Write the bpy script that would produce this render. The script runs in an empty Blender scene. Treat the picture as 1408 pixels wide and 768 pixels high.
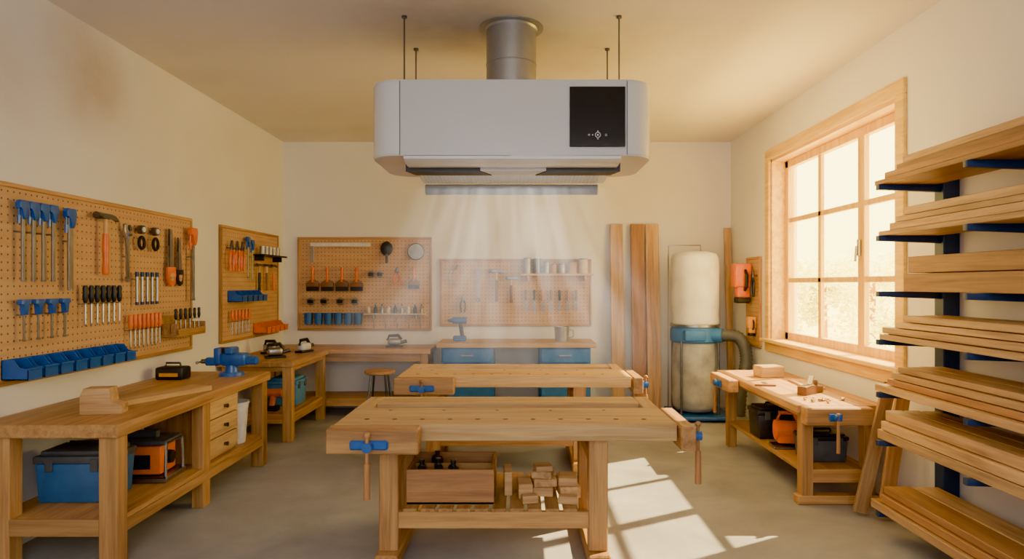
import bpy, bmesh, math, random
from mathutils import Vector, Matrix
from functools import lru_cache
random.seed(7)
SC=bpy.context.scene
COL=SC.collection
pi=math.pi
SC.view_settings.look='AgX - Punchy'
SC.view_settings.exposure=.3

# ------------------------------------------------------------ materials
MATS={}
def new_mat(name):
    m=bpy.data.materials.new(name); m.use_nodes=True
    nt=m.node_tree; b=nt.nodes['Principled BSDF']
    MATS[name]=m
    return m,nt,b
def ramp(nt,stops):
    r=nt.nodes.new('ShaderNodeValToRGB'); el=r.color_ramp.elements
    while len(el)<len(stops): el.new(0.5)
    for e,(p,c) in zip(el,stops):
        e.position=p; e.color=(*c,1)
    return r
def obj_coords(nt,rand=True):
    tc=nt.nodes.new('ShaderNodeTexCoord')
    if not rand: return tc.outputs['Object']
    oi=nt.nodes.new('ShaderNodeObjectInfo')
    ml=nt.nodes.new('ShaderNodeVectorMath'); ml.operation='SCALE'; ml.inputs[0].default_value=(17,11,23)
    nt.links.new(oi.outputs['Random'],ml.inputs['Scale'])
    ad=nt.nodes.new('ShaderNodeVectorMath'); ad.operation='ADD'
    nt.links.new(tc.outputs['Object'],ad.inputs[0]); nt.links.new(ml.outputs[0],ad.inputs[1])
    return ad.outputs[0]
def noise(nt,vec,scale=5,detail=4,rough=.55,dist=0,sc=(1,1,1)):
    mp=nt.nodes.new('ShaderNodeMapping'); mp.inputs['Scale'].default_value=sc
    nt.links.new(vec,mp.inputs['Vector'])
    n=nt.nodes.new('ShaderNodeTexNoise'); n.inputs['Scale'].default_value=scale
    n.inputs['Detail'].default_value=detail; n.inputs['Roughness'].default_value=rough
    n.inputs['Distortion'].default_value=dist
    nt.links.new(mp.outputs[0],n.inputs['Vector'])
    return n.outputs['Fac']
def bump(nt,b,fac,strength=.1,dist=.005):
    bp=nt.nodes.new('ShaderNodeBump'); bp.inputs['Strength'].default_value=strength
    bp.inputs['Distance'].default_value=dist
    nt.links.new(fac,bp.inputs['Height']); nt.links.new(bp.outputs[0],b.inputs['Normal'])
def plain(name,c,rough=.5,metal=0,var=.12,scale=14,bmp=.05,coat=0):
    m,nt,b=new_mat(name)
    v=obj_coords(nt); f=noise(nt,v,scale)
    lo=tuple(max(0,x*(1-var)) for x in c); hi=tuple(min(1,x*(1+var)) for x in c)
    r=ramp(nt,[(.3,lo),(.7,hi)]); nt.links.new(f,r.inputs[0])
    nt.links.new(r.outputs[0],b.inputs['Base Color'])
    b.inputs['Roughness'].default_value=rough; b.inputs['Metallic'].default_value=metal
    if coat: b.inputs['Coat Weight'].default_value=coat
    if bmp: bump(nt,b,f,bmp,.002)
    return m
def wood(name,dark,light,axis='X',rough=.5,fine=1.0):
    m,nt,b=new_mat(name)
    v=obj_coords(nt)
    s=[14*fine,14*fine,14*fine]; s['XYZ'.index(axis)]=.9*fine
    f1=noise(nt,v,1.3,6,.6,.6,tuple(s))
    s2=[70,70,70]; s2['XYZ'.index(axis)]=2.5
    f2=noise(nt,v,1.5,3,.5,0,tuple(s2))
    mx=nt.nodes.new('ShaderNodeMath'); mx.operation='MULTIPLY_ADD'
    nt.links.new(f2,mx.inputs[0]); mx.inputs[1].default_value=.35; 
    nt.links.new(f1,mx.inputs[2])
    mid=tuple((a+c)/2 for a,c in zip(dark,light))
    r=ramp(nt,[(.45,dark),(.63,mid),(.82,light)]); nt.links.new(mx.outputs[0],r.inputs[0])
    oi=nt.nodes.new('ShaderNodeObjectInfo')
    mr=nt.nodes.new('ShaderNodeMapRange'); mr.inputs['To Min'].default_value=.78; mr.inputs['To Max'].default_value=1.15
    nt.links.new(oi.outputs['Random'],mr.inputs['Value'])
    hs=nt.nodes.new('ShaderNodeHueSaturation'); nt.links.new(r.outputs[0],hs.inputs['Color']); nt.links.new(mr.outputs[0],hs.inputs['Value'])
    nt.links.new(hs.outputs[0],b.inputs['Base Color'])
    b.inputs['Roughness'].default_value=rough
    bump(nt,b,mx.outputs[0],.15,.002)
    return m
for ax in 'XYZ':
    wood('wood_'+ax,(.30,.13,.036),(.57,.31,.10),ax)
    wood('woodlight_'+ax,(.43,.235,.075),(.73,.47,.185),ax)
    wood('wooddark_'+ax,(.15,.065,.025),(.30,.14,.055),ax)
    wood('lumber_'+ax,(.35,.18,.065),(.70,.43,.18),ax)
    wood('lumberred_'+ax,(.29,.12,.04),(.52,.255,.085),ax)
    wood('trimwood_'+ax,(.58,.32,.04),(.82,.53,.10),ax,.4)
plain('blue',(.02,.12,.36),.35,coat=.2); plain('toolblue',(.012,.10,.38),.35,coat=.3)
plain('navy',(.012,.035,.10),.4); plain('cabblue',(.03,.16,.46),.5)
plain('boxblue',(.035,.13,.32),.45); plain('tubblue',(.08,.26,.50),.45); plain('grey',(.08,.085,.09),.5)
plain('orange',(.80,.16,.008),.4,coat=.2); plain('amber',(.85,.36,.03),.4); plain('black',(.015,.015,.016),.4)
plain('steel',(.36,.36,.36),.32,1,.1); plain('darksteel',(.16,.16,.17),.35,1)
plain('duct',(.36,.36,.36),.42,.8,.1,4); plain('drum',(.36,.345,.31),.6,0,.35,4,.3)
plain('acwhite',(.56,.565,.575),.30,0,.02,2,0,.4); plain('acgrey',(.15,.155,.16),.4,0,.04,4,0)
plain('acend',(.64,.645,.655),.25,0,.02,2,0,.4)
plain('white',(.70,.68,.65),.5); plain('tin',(.36,.33,.29),.4,.7); plain('cream',(.66,.54,.34),.5)
plain('bag',(.80,.77,.71),.85,0,.12,4,.4); plain('hose',(.09,.09,.09),.5)
plain('icon',(.7,.7,.72),.4)
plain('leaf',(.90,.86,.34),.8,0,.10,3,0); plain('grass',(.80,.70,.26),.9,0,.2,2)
m,nt,b=new_mat('blackglass'); 
f=noise(nt,obj_coords(nt),3); r=ramp(nt,[(0,(.004,.004,.005)),(1,(.009,.009,.011))]); nt.links.new(f,r.inputs[0]); nt.links.new(r.outputs[0],b.inputs['Base Color'])
b.inputs['Roughness'].default_value=.06
def plaster(name,c,c2,stain,spots=()):
    m,nt,b=new_mat(name); v=obj_coords(nt,False)
    f=noise(nt,v,.55,4,.55); r=ramp(nt,[(.30,stain),(.48,c),(.8,c2)]); nt.links.new(f,r.inputs[0])
    col=r.outputs[0]
    g2=noise(nt,v,1.8,5,.6)
    for (p,rad,amt,sc_col) in spots:
        d=nt.nodes.new('ShaderNodeVectorMath'); d.operation='DISTANCE'; nt.links.new(v,d.inputs[0]); d.inputs[1].default_value=p
        mr=nt.nodes.new('ShaderNodeMapRange'); mr.interpolation_type='SMOOTHERSTEP'
        nt.links.new(d.outputs['Value'],mr.inputs['Value']); mr.inputs['From Min'].default_value=rad; mr.inputs['From Max'].default_value=0
        mr.inputs['To Min'].default_value=0; mr.inputs['To Max'].default_value=amt
        mm=nt.nodes.new('ShaderNodeMath'); mm.operation='MULTIPLY'; mm.use_clamp=True; nt.links.new(mr.outputs[0],mm.inputs[0]); nt.links.new(g2,mm.inputs[1])
        mx=nt.nodes.new('ShaderNodeMix'); mx.data_type='RGBA'; nt.links.new(mm.outputs[0],mx.inputs['Factor']); nt.links.new(col,mx.inputs[6]); mx.inputs[7].default_value=(*sc_col,1)
        col=mx.outputs[2]
    nt.links.new(col,b.inputs['Base Color']); b.inputs['Roughness'].default_value=.9
    g=noise(nt,v,60,4); bump(nt,b,g,.12,.003)
plaster('wallpaint',(.80,.765,.72),(.83,.80,.76),(.76,.71,.645),[((-3.25,4.95,3.3),.75,.9,(.42,.27,.12)),((-3.25,4.1,3.05),.5,.4,(.42,.27,.12))])
plaster('ceilpaint',(.81,.745,.67),(.84,.785,.72),(.74,.66,.57),[((-.5,4.9,3.65),1.2,1.0,(.30,.21,.13)),((.3,5.6,3.65),1.2,.5,(.40,.27,.15))])
m,nt,b=new_mat('concrete'); v=obj_coords(nt,False)
f=noise(nt,v,1.1,8,.65,.4); r=ramp(nt,[(.3,(.26,.25,.24)),(.5,(.35,.345,.335)),(.7,(.45,.445,.435))]); nt.links.new(f,r.inputs[0])
nt.links.new(r.outputs[0],b.inputs['Base Color']); 
f2=noise(nt,v,3,5); mr=nt.nodes.new('ShaderNodeMapRange'); mr.inputs['To Min'].default_value=.32; mr.inputs['To Max'].default_value=.6
nt.links.new(f2,mr.inputs['Value']); nt.links.new(mr.outputs[0],b.inputs['Roughness']); bump(nt,b,noise(nt,v,25,6),.1,.003)
m,nt,b=new_mat('peg'); v=obj_coords(nt,False)
s=nt.nodes.new('ShaderNodeVectorMath'); s.operation='SCALE'; s.inputs['Scale'].default_value=1/.05; nt.links.new(v,s.inputs[0])
fr=nt.nodes.new('ShaderNodeVectorMath'); fr.operation='FRACTION'; nt.links.new(s.outputs[0],fr.inputs[0])
sb=nt.nodes.new('ShaderNodeVectorMath'); sb.operation='SUBTRACT'; sb.inputs[1].default_value=(.5,.5,.5); nt.links.new(fr.outputs[0],sb.inputs[0])
ml=nt.nodes.new('ShaderNodeVectorMath'); ml.operation='MULTIPLY'; ml.inputs[1].default_value=(1,0,1); nt.links.new(sb.outputs[0],ml.inputs[0])
ln=nt.nodes.new('ShaderNodeVectorMath'); ln.operation='LENGTH'; nt.links.new(ml.outputs[0],ln.inputs[0])
lt=nt.nodes.new('ShaderNodeMath'); lt.operation='LESS_THAN'; lt.inputs[1].default_value=.13; nt.links.new(ln.outputs['Value'],lt.inputs[0])
f=noise(nt,v,3,5,.6,0,(1,1,6)); r=ramp(nt,[(.3,(.54,.30,.12)),(.7,(.66,.40,.175))]); nt.links.new(f,r.inputs[0])
mx=nt.nodes.new('ShaderNodeMix'); mx.data_type='RGBA'; nt.links.new(lt.outputs[0],mx.inputs['Factor']); nt.links.new(r.outputs[0],mx.inputs[6]); mx.inputs[7].default_value=(.14,.07,.03,1)
nt.links.new(mx.outputs[2],b.inputs['Base Color']); b.inputs['Roughness'].default_value=.65
m=bpy.data.materials.new('glass'); m.use_nodes=True; MATS['glass']=m; nt=m.node_tree; nt.nodes.clear()
o=nt.nodes.new('ShaderNodeOutputMaterial'); t=nt.nodes.new('ShaderNodeBsdfTransparent'); g=nt.nodes.new('ShaderNodeBsdfGlossy'); g.inputs['Roughness'].default_value=.03
mi=nt.nodes.new('ShaderNodeMixShader'); mi.inputs[0].default_value=.03
nt.links.new(t.outputs[0],mi.inputs[1]); nt.links.new(g.outputs[0],mi.inputs[2]); nt.links.new(mi.outputs[0],o.inputs[0])

# ------------------------------------------------------------ mesh builder
class MB:
    def __init__(s,o=(0,0,0)): s.bm=bmesh.new(); s.o=Vector(o)
    def box(s,c,d,bev=0,rot=None,seg=1):
        vs=bmesh.ops.create_cube(s.bm,size=1)['verts']
        M=Matrix.Translation(c)@(rot.to_4x4() if rot else Matrix())@Matrix.Diagonal((*d,1))
        bmesh.ops.transform(s.bm,matrix=M,verts=vs)
        if bev:
            es={e for v in vs for e in v.link_edges}
            bmesh.ops.bevel(s.bm,geom=list(es),offset=bev,segments=seg,affect='EDGES',profile=.5)
        return s
    def b(s,x0,x1,y0,y1,z0,z1,bev=.004):
        return s.box(((x0+x1)/2,(y0+y1)/2,(z0+z1)/2),(abs(x1-x0),abs(y1-y0),abs(z1-z0)),bev)
    def cyl(s,p0,p1,r0,r1=None,seg=16):
        p0=Vector(p0);p1=Vector(p1);d=p1-p0
        if r1 is None: r1=r0
        M=Matrix.Translation((p0+p1)/2)@d.to_track_quat('Z','Y').to_matrix().to_4x4()
        bmesh.ops.create_cone(s.bm,cap_ends=True,segments=seg,radius1=r0,radius2=r1,depth=d.length,matrix=M)
        return s
    def sph(s,c,r,seg=16,rot=None):
        if not hasattr(r,'__len__'): r=(r,r,r)
        M=Matrix.Translation(c)@(rot.to_4x4() if rot else Matrix())@Matrix.Diagonal((*r,1))
        bmesh.ops.create_uvsphere(s.bm,u_segments=seg,v_segments=seg//2+2,radius=1,matrix=M)
        return s
    def lathe(s,prof,c=(0,0,0),seg=24,rot=None):
        R=(rot.to_4x4() if rot else Matrix()); T=Matrix.Translation(c)@R
        rings=[]
        for (r,z) in prof:
            if r<1e-5: rings.append([s.bm.verts.new(T@Vector((0,0,z)))])
            else: rings.append([s.bm.verts.new(T@Vector((r*math.cos(2*pi*i/seg),r*math.sin(2*pi*i/seg),z))) for i in range(seg)])
        for a,b2 in zip(rings,rings[1:]):
            for i in range(seg):
                j=(i+1)%seg
                if len(a)==1 and len(b2)==1: continue
                if len(a)==1: s.bm.faces.new((a[0],b2[j],b2[i]))
                elif len(b2)==1: s.bm.faces.new((a[i],a[j],b2[0]))
                else: s.bm.faces.new((a[i],a[j],b2[j],b2[i]))
        return s
    def prism(s,pts,y0,y1,M=None,bev=0):
        M=M or Matrix()
        a=[s.bm.verts.new(M@Vector((x,y0,z))) for x,z in pts]
        c=[s.bm.verts.new(M@Vector((x,y1,z))) for x,z in pts]
        n=len(pts); fs=[s.bm.faces.new(a),s.bm.faces.new(c[::-1])]
        for i in range(n):
            j=(i+1)%n; fs.append(s.bm.faces.new((a[j],a[i],c[i],c[j])))
        if bev:
            es={e for f in fs[:2] for e in f.edges}
            bmesh.ops.bevel(s.bm,geom=list(es),offset=bev,segments=2,affect='EDGES',profile=.5)
        return s
    def tube(s,pts,r,seg=10,ribs=False):
        pts=[Vector(p) for p in pts]; rings=[]
        up=Vector((0.13,.31,.94))
        for i,p in enumerate(pts):
            t=(pts[min(i+1,len(pts)-1)]-pts[max(i-1,0)]).normalized()
            u=t.cross(up).normalized() if abs(t.dot(up))<.97 else t.cross(Vector((1,0,0))).normalized()
            w=t.cross(u)
            rr=r[i] if hasattr(r,'__len__') else r
            rings.append([s.bm.verts.new(p+(u*math.cos(2*pi*k/seg)+w*math.sin(2*pi*k/seg))*rr) for k in range(seg)])
            up=w
        for a,b2 in zip(rings,rings[1:]):
            best=min(range(seg),key=lambda k:(b2[k].co-a[0].co).length)
            b3=b2[best:]+b2[:best]
            b2[:]=b3
            for i in range(seg):
                j=(i+1)%seg; s.bm.faces.new((a[i],a[j],b2[j],b2[i]))
        s.bm.faces.new(rings[0][::-1]); s.bm.faces.new(rings[-1])
        return s
    def mesh(s,mat,name='m',ang=35):
        if s.o.length: bmesh.ops.translate(s.bm,vec=-s.o,verts=s.bm.verts)
        bmesh.ops.recalc_face_normals(s.bm,faces=s.bm.faces)
        me=bpy.data.meshes.new(name); s.bm.to_mesh(me); s.bm.free()
        for p in me.polygons: p.use_smooth=True
        me.set_sharp_from_angle(angle=math.radians(ang))
        me.materials.append(MATS[mat]); return me
def Rx(a): return Matrix.Rotation(math.radians(a),3,'X')
def Ry(a): return Matrix.Rotation(math.radians(a),3,'Y')
def Rz(a): return Matrix.Rotation(math.radians(a),3,'Z')
def O(name,me,parent=None,loc=(0,0,0),label=None):
    o=bpy.data.objects.new(name,me); COL.objects.link(o); o.location=loc
    if parent: o.parent=parent
    if label: o['label']=label
    return o
def thing(name,label,cat,loc,parts,rot=(0,0,0),scale=1,group=None):
    """parts: list of (name, mesh[, children])"""
    if len(parts)==1 and len(parts[0])==2:
        root=bpy.data.objects.new(name,parts[0][1]); COL.objects.link(root)
    else:
        root=bpy.data.objects.new(name,None); root.empty_display_size=.05; COL.objects.link(root)
        for p in parts:
            o=O(p[0],p[1],root)
            if len(p)>2:
                for q in p[2]: O(q[0],q[1],o)
    root.location=loc; root.rotation_euler=[math.radians(a) for a in rot]
    root.scale=(scale,)*3
    root['label']=label; root['category']=cat
    if group: root['group']=group
    return root
def structure(name,me,loc=(0,0,0)):
    o=O(name,me,None,loc); o['kind']='structure'; return o

# ------------------------------------------------------------ room
XL,XR,YB,ZC=-3.25,2.90,9.0,3.65
YF=-2.2; WY0,WY1,WZ0,WZ1=5.02,7.56,1.06,3.13
structure('floor',MB().b(XL-.3,XR+.3,YF-.3,YB+.3,-.2,0,0).mesh('concrete'))
structure('ceiling',MB().b(XL-.3,XR+.3,YF-.3,YB+.3,ZC,ZC+.2,0).mesh('ceilpaint'))
structure('wall_left',MB().b(XL-.3,XL,YF,YB,0,ZC,0).mesh('wallpaint'))
structure('wall_back',MB().b(XL-.3,XR+.3,YB,YB+.3,0,ZC,0).mesh('wallpaint'))
structure('wall_front',MB().b(XL-.3,XR+.3,YF-.3,YF,0,ZC,0).mesh('wallpaint'))
w=MB(); w.b(XR,XR+.3,YF,WY0,0,ZC,0).b(XR,XR+.3,WY1,YB,0,ZC,0).b(XR,XR+.3,WY0,WY1,0,WZ0,0).b(XR,XR+.3,WY0,WY1,WZ1,ZC,0)
structure('wall_right',w.mesh('wallpaint'))
t=MB(); c=.12
t.b(XR-.03,XR,WY0-c,WY1+c,WZ1,WZ1+c,.006).b(XR-.03,XR,WY0-c,WY0,WZ0-.02,WZ1,.006).b(XR-.03,XR,WY1,WY1+c,WZ0-.02,WZ1,.006)
t.b(XR-.03,XR,WY0-c,WY1+c,WZ0-.14,WZ0-.03,.006).b(XR-.09,XR+.22,WY0-c-.02,WY1+c+.02,WZ0-.03,WZ0+.01,.008)
t.b(XR,XR+.26,WY0,WY0+.03,WZ0,WZ1,.0).b(XR,XR+.26,WY1-.03,WY1,WZ0,WZ1,.0).b(XR,XR+.26,WY0,WY1,WZ1-.03,WZ1,.0)
structure('trim_1',t.mesh('trimwood_Y'))
win=bpy.data.objects.new('window_1',None); COL.objects.link(win); win['kind']='structure'; win['label']='wooden framed window with nine panes'
fx0,fx1=XR+.15,XR+.22; y0,y1,z0,z1=WY0+.03,WY1-.03,WZ0,WZ1-.03
f=MB(); f.b(fx0,fx1,y0,y0+.08,z0,z1).b(fx0,fx1,y1-.08,y1,z0,z1).b(fx0,fx1,y0,y1,z0,z0+.09).b(fx0,fx1,y0,y1,z1-.08,z1)
O('frame',f.mesh('trimwood_Z'),win)
f=MB(); 
ys=[y0+(y1-y0)/3,y0+2*(y1-y0)/3]; 
f.b(fx0+.01,fx1-.01,ys[0]-.055,ys[0]+.055,z0,z1); f.b(fx0+.015,fx1-.015,ys[1]-.03,ys[1]+.03,z0,z1)
for k in (1,2): 
    zz=z0+(z1-z0)*k/3; f.b(fx0+.015,fx1-.015,y0,y1,zz-.026,zz+.026)
O('muntin',f.mesh('trimwood_Z'),win)
O('glass',MB().b(fx0+.03,fx0+.036,y0,y1,z0,z1,0).mesh('glass'),win)
O('handle',MB().b(fx0-.02,fx0,ys[0]-.015,ys[0]+.015,1.95,2.1,.004).cyl((fx0-.03,ys[0],2.04),(fx0-.035,ys[0]+.01,1.9),.01).mesh('tin'),win)

# outside
g=thing('lawn','sunlit grass outside the window','grass',(0,0,0),[('lawn',MB().b(3.3,60,-10,60,-.3,-.1,0).mesh('grass'))]); g['kind']='stuff'
for i,(x,y,r) in enumerate([(8,10,1.2),(8.0,13,1.4),(7.5,16.2,1.6),(10.5,19.5,1.9),(9,7.2,1.1),(14,23,2.2),(9,25,2.0),(12,15,1.7)]):
    mb=MB(); mb.cyl((x,y,-.1),(x,y,r),.12,.08)
    O0=mb.mesh('wood_Z')
    cr=bmesh.new()
    clumps=[(random.random()*6.28,r*.65*random.random(),r*(.15+1.1*random.random()),r*random.uniform(.2,.4)) for k in range(14)]
    for k in range(2600):
        a,rr,zz,cr_r=random.choice(clumps)
        d=Vector((random.gauss(0,1),random.gauss(0,1),random.gauss(0,1))).normalized()*cr_r*random.random()**.35
        p=Vector((x+rr*math.cos(a),y+rr*math.sin(a),zz))+d
        if p.z<0: continue
        u=Vector((random.gauss(0,1),random.gauss(0,1),random.gauss(0,1))).normalized(); w2=u.orthogonal().normalized()
        s_=random.uniform(.04,.09)
        cr.faces.new([cr.verts.new(p+u*s_),cr.verts.new(p+w2*s_*.6),cr.verts.new(p-u*s_),cr.verts.new(p-w2*s_*.6)])
    me=bpy.data.meshes.new('foliage'); cr.to_mesh(me); cr.free(); me.materials.append(MATS['leaf'])
    thing('garden_tree','leafy garden tree in hazy sunlight outside window','tree',(0,0,0),[('trunk',O0),('foliage',me)],group='trees outside the window')

# ------------------------------------------------------------ pegboards
def pegboard(label,w,h,loc,rotz,frame='wood_X'):
    fr=.03
    parts=[('panel',MB().b(fr,w-fr,-.022,-.002,fr,h-fr,0).mesh('peg')),
      ('frame_rail',MB().b(0,w,-.035,0,h-fr,h).mesh(frame)),('frame_rail',MB().b(0,w,-.035,0,0,fr).mesh(frame)),
      ('frame_stile',MB().b(0,fr,-.035,0,fr,h-fr).mesh('wood_Z')),('frame_stile',MB().b(w-fr,w,-.035,0,fr,h-fr).mesh('wood_Z'))]
    return thing('pegboard',label,'pegboard',loc,parts,(0,0,rotz))
pegboard('large perforated pegboard hung with hand tools beside long bench',6.43-3.2,1.28,(XL,3.2,1.06),90)
pegboard('perforated pegboard with pliers, hammers and parts bins',8.73-7.05,1.29,(XL,7.05,1.05),90)
pegboard('perforated pegboard with scrapers, square and blue cups',1.84,1.28,(-3.05,YB,1.06),0)
pegboard('perforated pegboard with hammers and a shelf of cans',2.08,.92,(-1.10,YB,1.12),0)
pegboard('small perforated pegboard holding orange power tool',.46,1.10,(XR,8.3,.93),-90)

# ------------------------------------------------------------ tool library (local x right, z up, front -y; origin at top centre)
@lru_cache(None)
def screwdriver(h):
    return [('handle',MB().lathe([(0,0),(.012,-.002),(.018,-.02),(.015,-.05),(.019,-.08),(.014,-.115),(.008,-.125),(0,-.125)],(0,-.045,0),12).mesh(h)),
            ('shaft',MB().cyl((0,-.045,-.12),(0,-.045,-.27),.0055,.0055,8).box((0,-.045,-.275),(.012,.004,.02)).box((0,-.026,-.13),(.03,.05,.008)).mesh('steel'))]
@lru_cache(None)
def chisel(h):
    return [('handle',MB().lathe([(0,0),(.016,-.003),(.019,-.03),(.015,-.07),(.018,-.13),(.012,-.145),(0,-.145)],(0,-.045,0),12).mesh(h)),
            ('blade',MB().prism([(-.006,-.14),(.006,-.14),(.006,-.18),(.012,-.20),(.012,-.29),(-.012,-.29),(-.012,-.20),(-.006,-.18)],-.049,-.043).box((0,-.026,-.15),(.03,.05,.008)).mesh('darksteel'))]
@lru_cache(None)
def hammer(h):
    hd=MB().box((-.01,-.055,-.022),(.10,.034,.038),.004).cyl((-.055,-.055,-.022),(-.10,-.055,-.022),.024,.024,14)
    hd.prism([(.035,-.004),(.08,-.010),(.12,-.03),(.135,-.05),(.09,-.036),(.035,-.04)],-.071,-.039)
    return [('head',hd.mesh('darksteel')),('shaft',MB().box((0,-.055,-.13),(.026,.022,.21),.005).box((0,-.026,-.05),(.012,.05,.012)).mesh('woodlight_Z')),
            ('grip',MB().lathe([(0,-.14),(.019,-.14),(.022,-.24),(.018,-.33),(.023,-.41),(.018,-.42),(0,-.42)],(0,-.055,0),12).mesh(h))]
def ring_pts(c,r,a0,a1,n): return [(c[0]+r*math.cos(math.radians(a0+(a1-a0)*i/n)),c[1]+r*math.sin(math.radians(a0+(a1-a0)*i/n))) for i in range(n+1)]
@lru_cache(None)
def wrench(mat='steel'):
    pts=ring_pts((0,-.03),.034,-70,60,6)+[(.010,-.012),(0.012,-.032),(-.012,-.032),(-.010,-.012)]+ring_pts((0,-.03),.034,120,250,6)
    body=MB().prism([(p[0],p[1]) for p in pts],-.045,-.032)
    body.prism([(-.011,-.058),(.011,-.058),(.009,-.40),(-.009,-.40)],-.043,-.034)
    body.tube([(.022*math.cos(a*pi/6),-.038,-.42+.022*math.sin(a*pi/6)) for a in range(13)],.009,8).box((0,-.017,-.07),(.01,.034,.01))
    return [('wrench',body.mesh(mat))]
@lru_cache(None)
def adj_wrench():
    b1=MB().prism([(-.045,-.01),(-.02,-.0),(-.012,-.05),(.012,-.065),(.04,-.05),(.038,-.09),(.018,-.12),(.013,-.2),(.013,-.42),(-.013,-.42),(-.013,-.2),(-.03,-.11),(-.048,-.06)],-.05,-.032,None,.003)
    b1.cyl((0,-.052,-.42),(0,-.03,-.42),.022).box((0,-.02,-.25),(.01,.034,.01))
    return [('body',b1.mesh('steel')),('movable_jaw',MB().prism([(.018,-.01),(.045,-.02),(.045,-.055),(.014,-.06)],-.049,-.033).cyl((-.012,-.055,-.085),(.022,-.055,-.085),.01).mesh('darksteel'))]
@lru_cache(None)
def pliers(h):
    hd=MB().prism([(-.006,0),(.006,0),(.022,-.04),(.022,-.075),(-.022,-.075),(-.022,-.04)],-.05,-.034,None,.003).cyl((0,-.055,-.062),(0,-.03,-.062),.014).box((0,-.017,-.06),(.01,.034,.01))
    def arm(s): return MB().tube([(s*.012,-.042,-.075),(s*.03,-.042,-.11),(s*.034,-.042,-.17),(s*.022,-.042,-.24)],[.009,.011,.011,.009],8).mesh(h)
    return [('jaws',hd.mesh('darksteel')),('handle',arm(1)),('handle',arm(-1))]
@lru_cache(None)
def bar_clamp(h,L=.48,w=.009):
    return [('head',MB().prism([(-.035,0),(.03,0),(.038,-.03),(.03,-.09),(.012,-.12),(-.012,-.12),(-.018,-.06),(-.045,-.05),(-.05,-.02)],-.065,-.03,None,.005).mesh(h)),
            ('bar',MB().b(-w,w,-.053,-.04,-L,-.02,.002).box((0,-.018,-.2),(.012,.036,.012)).cyl((.0,-.046,-L+.012),(0,-.046,-L),.016,.013).mesh('steel')),
            ('screw_handle',MB().cyl((-.034,-.045,-.03),(-.034,-.045,-.11),.005,.005,8).cyl((-.034,-.045,-.10),(-.034,-.045,-.15),.011,.009,10).mesh(h))]
@lru_cache(None)
def short_clamp(h):
    return [('head',MB().prism([(-.04,0),(.035,0),(.042,-.025),(.015,-.035),(.015,-.10),(-.015,-.10),(-.015,-.035),(-.045,-.03)],-.065,-.03,None,.004).mesh(h)),
            ('bar',MB().b(-.007,.007,-.05,-.04,-.26,-.08,.001).box((0,-.018,-.1),(.012,.036,.012)).cyl((-.012,-.045,-.26),(.012,-.045,-.26),.008).mesh('steel'))]
@lru_cache(None)
def handsaw(h):
    return [('blade',MB().prism([(-.02,0),(.02,0),(.055,-.36),(-.055,-.36)],-.038,-.033).box((0,-.017,-.2),(.01,.034,.01)).mesh('steel')),
            ('spine',MB().b(-.034,-.022,-.042,-.03,-.34,-.0,.002).mesh('black')),
            ('handle',MB().prism([(-.06,-.33),(.06,-.33),(.065,-.40),(.05,-.48),(0,-.50),(-.03,-.485),(-.055,-.45),(-.065,-.38)],-.052,-.026,None,.006).mesh(h)),
            ('grip_opening',MB().prism([(-.035,-.385),(.03,-.385),(.03,-.43),(0,-.455),(-.03,-.44)],-.054,-.05).mesh('peg'))]
@lru_cache(None)
def socketbar(c):
    return [('shank',MB().cyl((0,-.045,-.03),(0,-.045,-.26),.012,.012,12).box((0,-.023,-.06),(.012,.045,.01)).mesh('steel')),('cap',MB().cyl((0,-.045,0),(0,-.045,-.04),.015,.015,12).mesh(c)),('cap',MB().cyl((0,-.045,-.25),(0,-.045,-.275),.014,.014,12).mesh(c))]
@lru_cache(None)
def snips():
    return [('ring',MB().tube([(.035*math.cos(a*pi/8),-.045,-.15+.045*math.sin(a*pi/8)) for a in range(17)],.012,8).mesh('black')),
            ('head',MB().cyl((0,-.06,-.05),(0,-.025,-.05),.034,.034,18).box((0,-.015,-.05),(.02,.03,.02)).mesh('darksteel')),
            ('dial',MB().cyl((0,-.066,-.05),(0,-.06,-.05),.02,.02,18).mesh('white'))]
@lru_cache(None)
def scraper():
    return [('handle',MB().lathe([(0,0),(.018,-.003),(.021,-.03),(.015,-.10),(.021,-.17),(.028,-.2),(0,-.2)],(0,-.045,0),12).mesh('orange')),
            ('head',MB().prism([(-.03,-.17),(.03,-.17),(.085,-.22),(.085,-.265),(-.085,-.265),(-.085,-.22)],-.065,-.025,None,.004).box((0,-.015,-.19),(.015,.03,.02)).mesh('wooddark_X')),
            ('edge',MB().b(-.082,.082,-.06,-.03,-.32,-.262,.002).mesh('black'))]
@lru_cache(None)
def bin_(mat):
    w,d,h,t=.118,.17,.125,.006
    b1=MB().b(-w/2,w/2,-d,0,0,t,0).b(-w/2,w/2,-t,0,0,h,0).b(-w/2,w/2,-d,-d+t,0,h*.55,0)
    for s in (-w/2,w/2-t):
        prof=[(0,0),(0,h),(-d*.45,h),(-d*.65,h*.62),(-d,h*.55),(-d,0)]
        a=[b1.bm.verts.new((s,y,z)) for y,z in prof]; c2=[b1.bm.verts.new((s+t,y,z)) for y,z in prof]
        b1.bm.faces.new(a); b1.bm.faces.new(c2[::-1])
        for i in range(6):
            j=(i+1)%6; b1.bm.faces.new((a[j],a[i],c2[i],c2[j]))
    b1.b(-w/2-.003,w/2+.003,-d-.008,-d+t,h*.49,h*.59,.002)
    return [('bin',b1.mesh(mat)),('contents',MB().b(-w/2+.01,w/2-.01,-d+.02,-.012,.006,.045,.01).mesh('black'))]
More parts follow.
